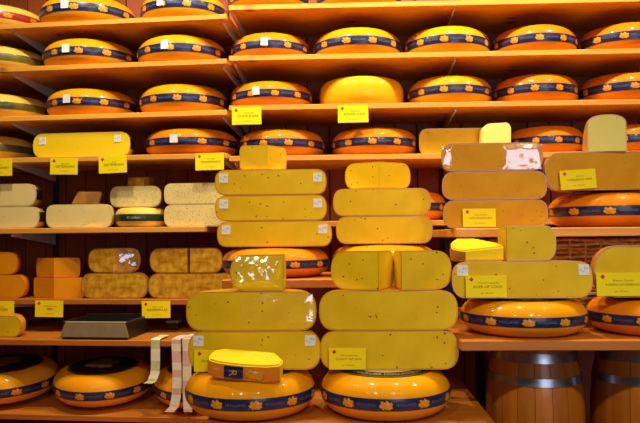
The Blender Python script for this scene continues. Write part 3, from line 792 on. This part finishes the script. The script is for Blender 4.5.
# half and quarter on the long shelf behind
p, w_ = place(419, 500, 140, 2.66)
t = half(419, 503, 2.70, RZ[4], .108, 'yellow half cheese lying on the long shelf behind the amber stack', 'rind', 'paste', None, False, 140, 0, 3.2)
p = at(496.5, 150, 2.635)
hb = at(497, 122.5, 2.635).z - RZ[4]
t = thing('cheese_block', 'small light yellow cut block in front of the long-shelf half', 'cheese', (p.x, 2.636, RZ[4]+.0004), 0)
prism_obj('paste', t, [(-.058, 0), (.056, 0), (.058, hb*.85), (.046, hb), (-.03, hb*.97), (-.054, hb*.82)], 0, .058, M['paste_light'], .004)

# ------------------------------------------------------------------ lower stepped shelf
y4 = 1.845
hw4 = at(523, 298.5, y4).z-Z4
wheel(460, 586, 1.945, Z4, 'orange blue banded wheel under the wide stickered half, above a barrel', 'wheels on the stepped stand', 'blue', hw4-.007, False, 320, .55, None, 'ring', shrink=.98)
wheel(588, 714, 1.945, Z4, 'orange blue banded wheel under the tall tagged half cheese', 'wheels on the stepped stand', 'deep', hw4-.007, False, 320, .2, None, 'ring', shrink=.98)
z = Z4+hw4
h6 = at(523, 261.5, y4).z-z
half(452, 593, y4, z, h6, 'wide yellow half cheese with a white sticker at each end', 'rind', 'paste', None, False, 280, 0, 2.5, None, ((-.85, .62), (.87, .62)))
h7 = at(640, 246, y4).z-z
half(593.5, 715, y4, z, h7, 'tall golden half cheese behind the large price tag beside wicker', 'rind_amber', 'paste', None, False, 270, 0, 2.2, .062)
z6s = z+h6+.0008
wedge(507, y4+.01, z6s, .131, at(520, 225.5, y4).z-z6s, 0, 88, 'upright quarter wedge with square side, on the wide stickered half', 'rind', 'paste', py=245, n=2.6, a=.035)
p = at(478, 262, y4+.02)
t = thing('cheese_wedge', 'flat bright yellow cheese slice lying on the stickered half', 'cheese', (p.x, y4+.045, z6s), 0, None, (math.radians(0), 0, -.12))
slab_piece(t, [(-.067, .03), (-.066, -.02), (-.05, -.034), (-.03, -.04), (.075, -.008), (.06, .02), (.0, .06), (-.05, .06)], .030, 'paste_yellow', 'rind_brown', [0, 1, 2, 3], .32)

# wicker basket behind
bx0, bx1 = at(496, 250, 2.25).x, 1.75
bz1 = Z3-.034
t = thing('wicker_basket', 'long low woven wicker basket at the back of the stepped stand', 'basket', ((bx0+bx1)/2, 2.27, Z4+.0004), 0)
L_ = bx1-bx0; Hb = bz1-Z4; nrow = 20
vs, fs = [], []; vs2, fs2 = [], []
for j in range(nrow):
    z_ = .006+j*(Hb-.012)/(nrow-1); jit = random.Random(j)
    path = []
    n = 100
    for i in range(n+1):
        x = -L_/2+L_*i/n; yy = -.08 + .005*math.sin(i*PI/2+j*PI)*1.0 + .002*jit.uniform(-1, 1)
        path.append(Vector((x, yy, z_+.0022*math.sin(i*.31+j*2.1)+.0015*jit.uniform(-1, 1))))
    a_, b_ = tube(path, .0046, 5); tgt = (vs, fs) if j % 3 else (vs2, fs2); o_ = len(tgt[0]); tgt[0].extend(a_); tgt[1].extend([tuple(o_+k for k in q) for q in b_])
w1 = obj('weave', mesh('weave', vs, fs, M['wicker']), t); w1['kind'] = 'stuff'
w2 = obj('light_weave', mesh('light_weave', vs2, fs2, M['wicker_light']), t); w2['kind'] = 'stuff'
stake = box(.008, .008, Hb, M['wicker'], .002)
for i in range(26): obj('stake', stake, t, (-L_/2+L_*(i+.5)/26, -.08, 0))
obj('back_panel', box(L_, .01, Hb, M['wicker'], .002), t, (0, .08, 0))
for s in (-1, 1): obj('end_panel', box(.01, .15, Hb, M['wicker'], .002), t, (s*(L_/2-.005), 0, 0))
obj('bottom', box(L_-.02, .14, .01, M['wicker'], .002), t, (0, 0, 0))

# ------------------------------------------------------------------ barrels
def barrel(px, y, R, label):
    Hh = .405; p = at(px, 400, y)
    t = thing('barrel', label, 'barrel', (p.x, y, PLZ+.0004), .1, 'small oak barrels')
    rad = lambda z: R*(1-.20*((z/Hh-.5)*2)**2)
    NS = 18; da = 2*PI/NS
    vs, fs = [], []
    nz, na = 10, 3
    for j in range(nz+1):
        z_ = Hh*j/nz
        for k in range(na+1):
            a_ = -da/2+.005+(da-.010)*k/na; dip = .0012 if k in (0, na) else 0
            r = rad(z_)-dip; vs.append((r*math.cos(a_), r*math.sin(a_), z_))
        for k in (na, 0):
            a_ = -da/2+.005+(da-.010)*k/na; r = rad(z_)-.014; vs.append((r*math.cos(a_), r*math.sin(a_), z_))
    n = na+3
    for j in range(nz):
        for k in range(n): fs.append((j*n+k, j*n+(k+1) % n, j*n+n+(k+1) % n, j*n+n+k))
    fs += [tuple(range(n-1, -1, -1)), tuple(range(nz*n, nz*n+n))]
    me = mesh('stave', vs, fs, M['oak'], True, 35)
    for i in range(NS): obj('stave', me, t, (0, 0, 0), (0, 0, da*i))
    for z_, w in ((.012, .026), (.085, .022), (.30, .022), (.362, .026)):
        hv, hf = [], []
        pr = [(rad(z_)-.002, z_), (rad(z_)+.0025, z_), (rad(z_+w)+.0025, z_+w), (rad(z_+w)-.002, z_+w)]
        for k in range(48):
            for r, zz in pr: hv.append((r*math.cos(2*PI*k/48), r*math.sin(2*PI*k/48), zz))
        for k in range(48):
            for i in range(4): hf.append((k*4+i, (k+1) % 48*4+i, (k+1) % 48*4+(i+1) % 4, k*4+(i+1) % 4))
        obj('hoop', mesh('hoop', hv, hf, M['hoop'], True, 35), t)
    for z_ in (.02, Hh-.03):
        v, f = revolve([(0, z_), (rad(z_)*.5, z_), (rad(z_)-.012, z_), (rad(z_)-.012, z_+.012), (rad(z_)*.5, z_+.012), (0, z_+.012)], 0, 2*PI, 36, True)
        obj('head', mesh('head', v, f, M['oak'], True, 35), t)
barrel(534.5, 2.03, .138, 'small oak barrel with two bright steel hoops beside the counter edge')
barrel(641, 2.03, .138, 'small dim oak barrel standing further from the counter edge')

# ------------------------------------------------------------------ price tags
gt = 'price tags hung on shelf edges'
E = -.003
price_tag(-17, 12, 159, 176, E, 'yellow tag hung under the olive banded wheel', ('Kaas', 'JONG BELEGEN'), gt, True)
price_tag(50, 77.5, 158, 174.5, E, 'yellow tag hung under one end of the long yellow half', ('Nagelkaas', 'GEITENKAAS'), gt, True, tilt=.02)
price_tag(99, 127, 156, 173, E, 'yellow tag hung under the stickered end of the yellow half', ('Kaas', 'GEITENKAAS'), gt, True, tilt=-.03)
price_tag(195.5, 224, 153, 170, E, 'yellow tag hung under the dark orange wheel near the bay corner', ('Kruiden', 'SCHAPENKAAS'), gt, True, tilt=-.01)
price_tag(232, 261.5, 107, 124.5, 2.617, 'yellow tag hung on the long shelf next to the bay corner', ('Hollandse', 'OUDE KAAS'), gt, tilt=-.01)
price_tag(338, 368.5, 105, 122.5, 2.617, 'yellow tag hung under the bandless yellow wheel', ('Hollandse', 'BELEGEN KAAS'), gt, tilt=-.01)
price_tag(-15, 14, 301, 318, E, 'yellow tag hung under the orange rinded halves', ('Boeren', 'KOMIJN'), gt, True)
price_tag(35, 63, 300.5, 317, E, 'yellow tag hung under the pointed orange wedges', ('Oude Goudse', '48+'), gt, True, tilt=.01)
price_tag(142, 170.5, 301, 318, E, 'yellow tag hung under the brown mottled halves', ('Extra oude', 'BOERENKAAS'), gt, True, tilt=-.015)
gs = 'price tags standing on the cheese'
price_tag(329, 366, 348, 369.5, yf-.012, 'yellow tag with red diamond leaning on the widest golden half', ('Hollandse kaas', 'GOUDT OP OUD'), gs, lean=-.05)
price_tag(194, 233, 350, 371.5, yf-.012, 'yellow tag with red diamond partly behind the wrapped slice', ('Hollandse', 'OUD OP GOUD'), gs, lean=-.05)
price_tag(466, 507, 275.5, 297.5, y4-.012, 'yellow tag leaning on the stickered wide half beside its sticker', ('Noord-Hollandse', 'BOER OP GOUD'), gs, lean=-.05)
price_tag(597, 645, 272.5, 296, y4-.012, 'yellow tag leaning on the tall half cheese beside the wicker', ('Boeren Goudse', 'BOEREN GOUDSEKAAS'), gs, lean=-.05)
price_tag(463, 496, 208.5, 227, y3-.012, 'yellow tag leaning on the bottom amber half of three', ('Noord-Holl.', 'OUDE BOERENKAAS'), gs, lean=-.05)
price_tag(561, 597, 169.5, 189, y3-.004, 'yellow tag tilted against the broad half below the upright wedge', ('Boeren', 'OVERJARIGE KAAS'), gs, tilt=-.06, lean=-.05)
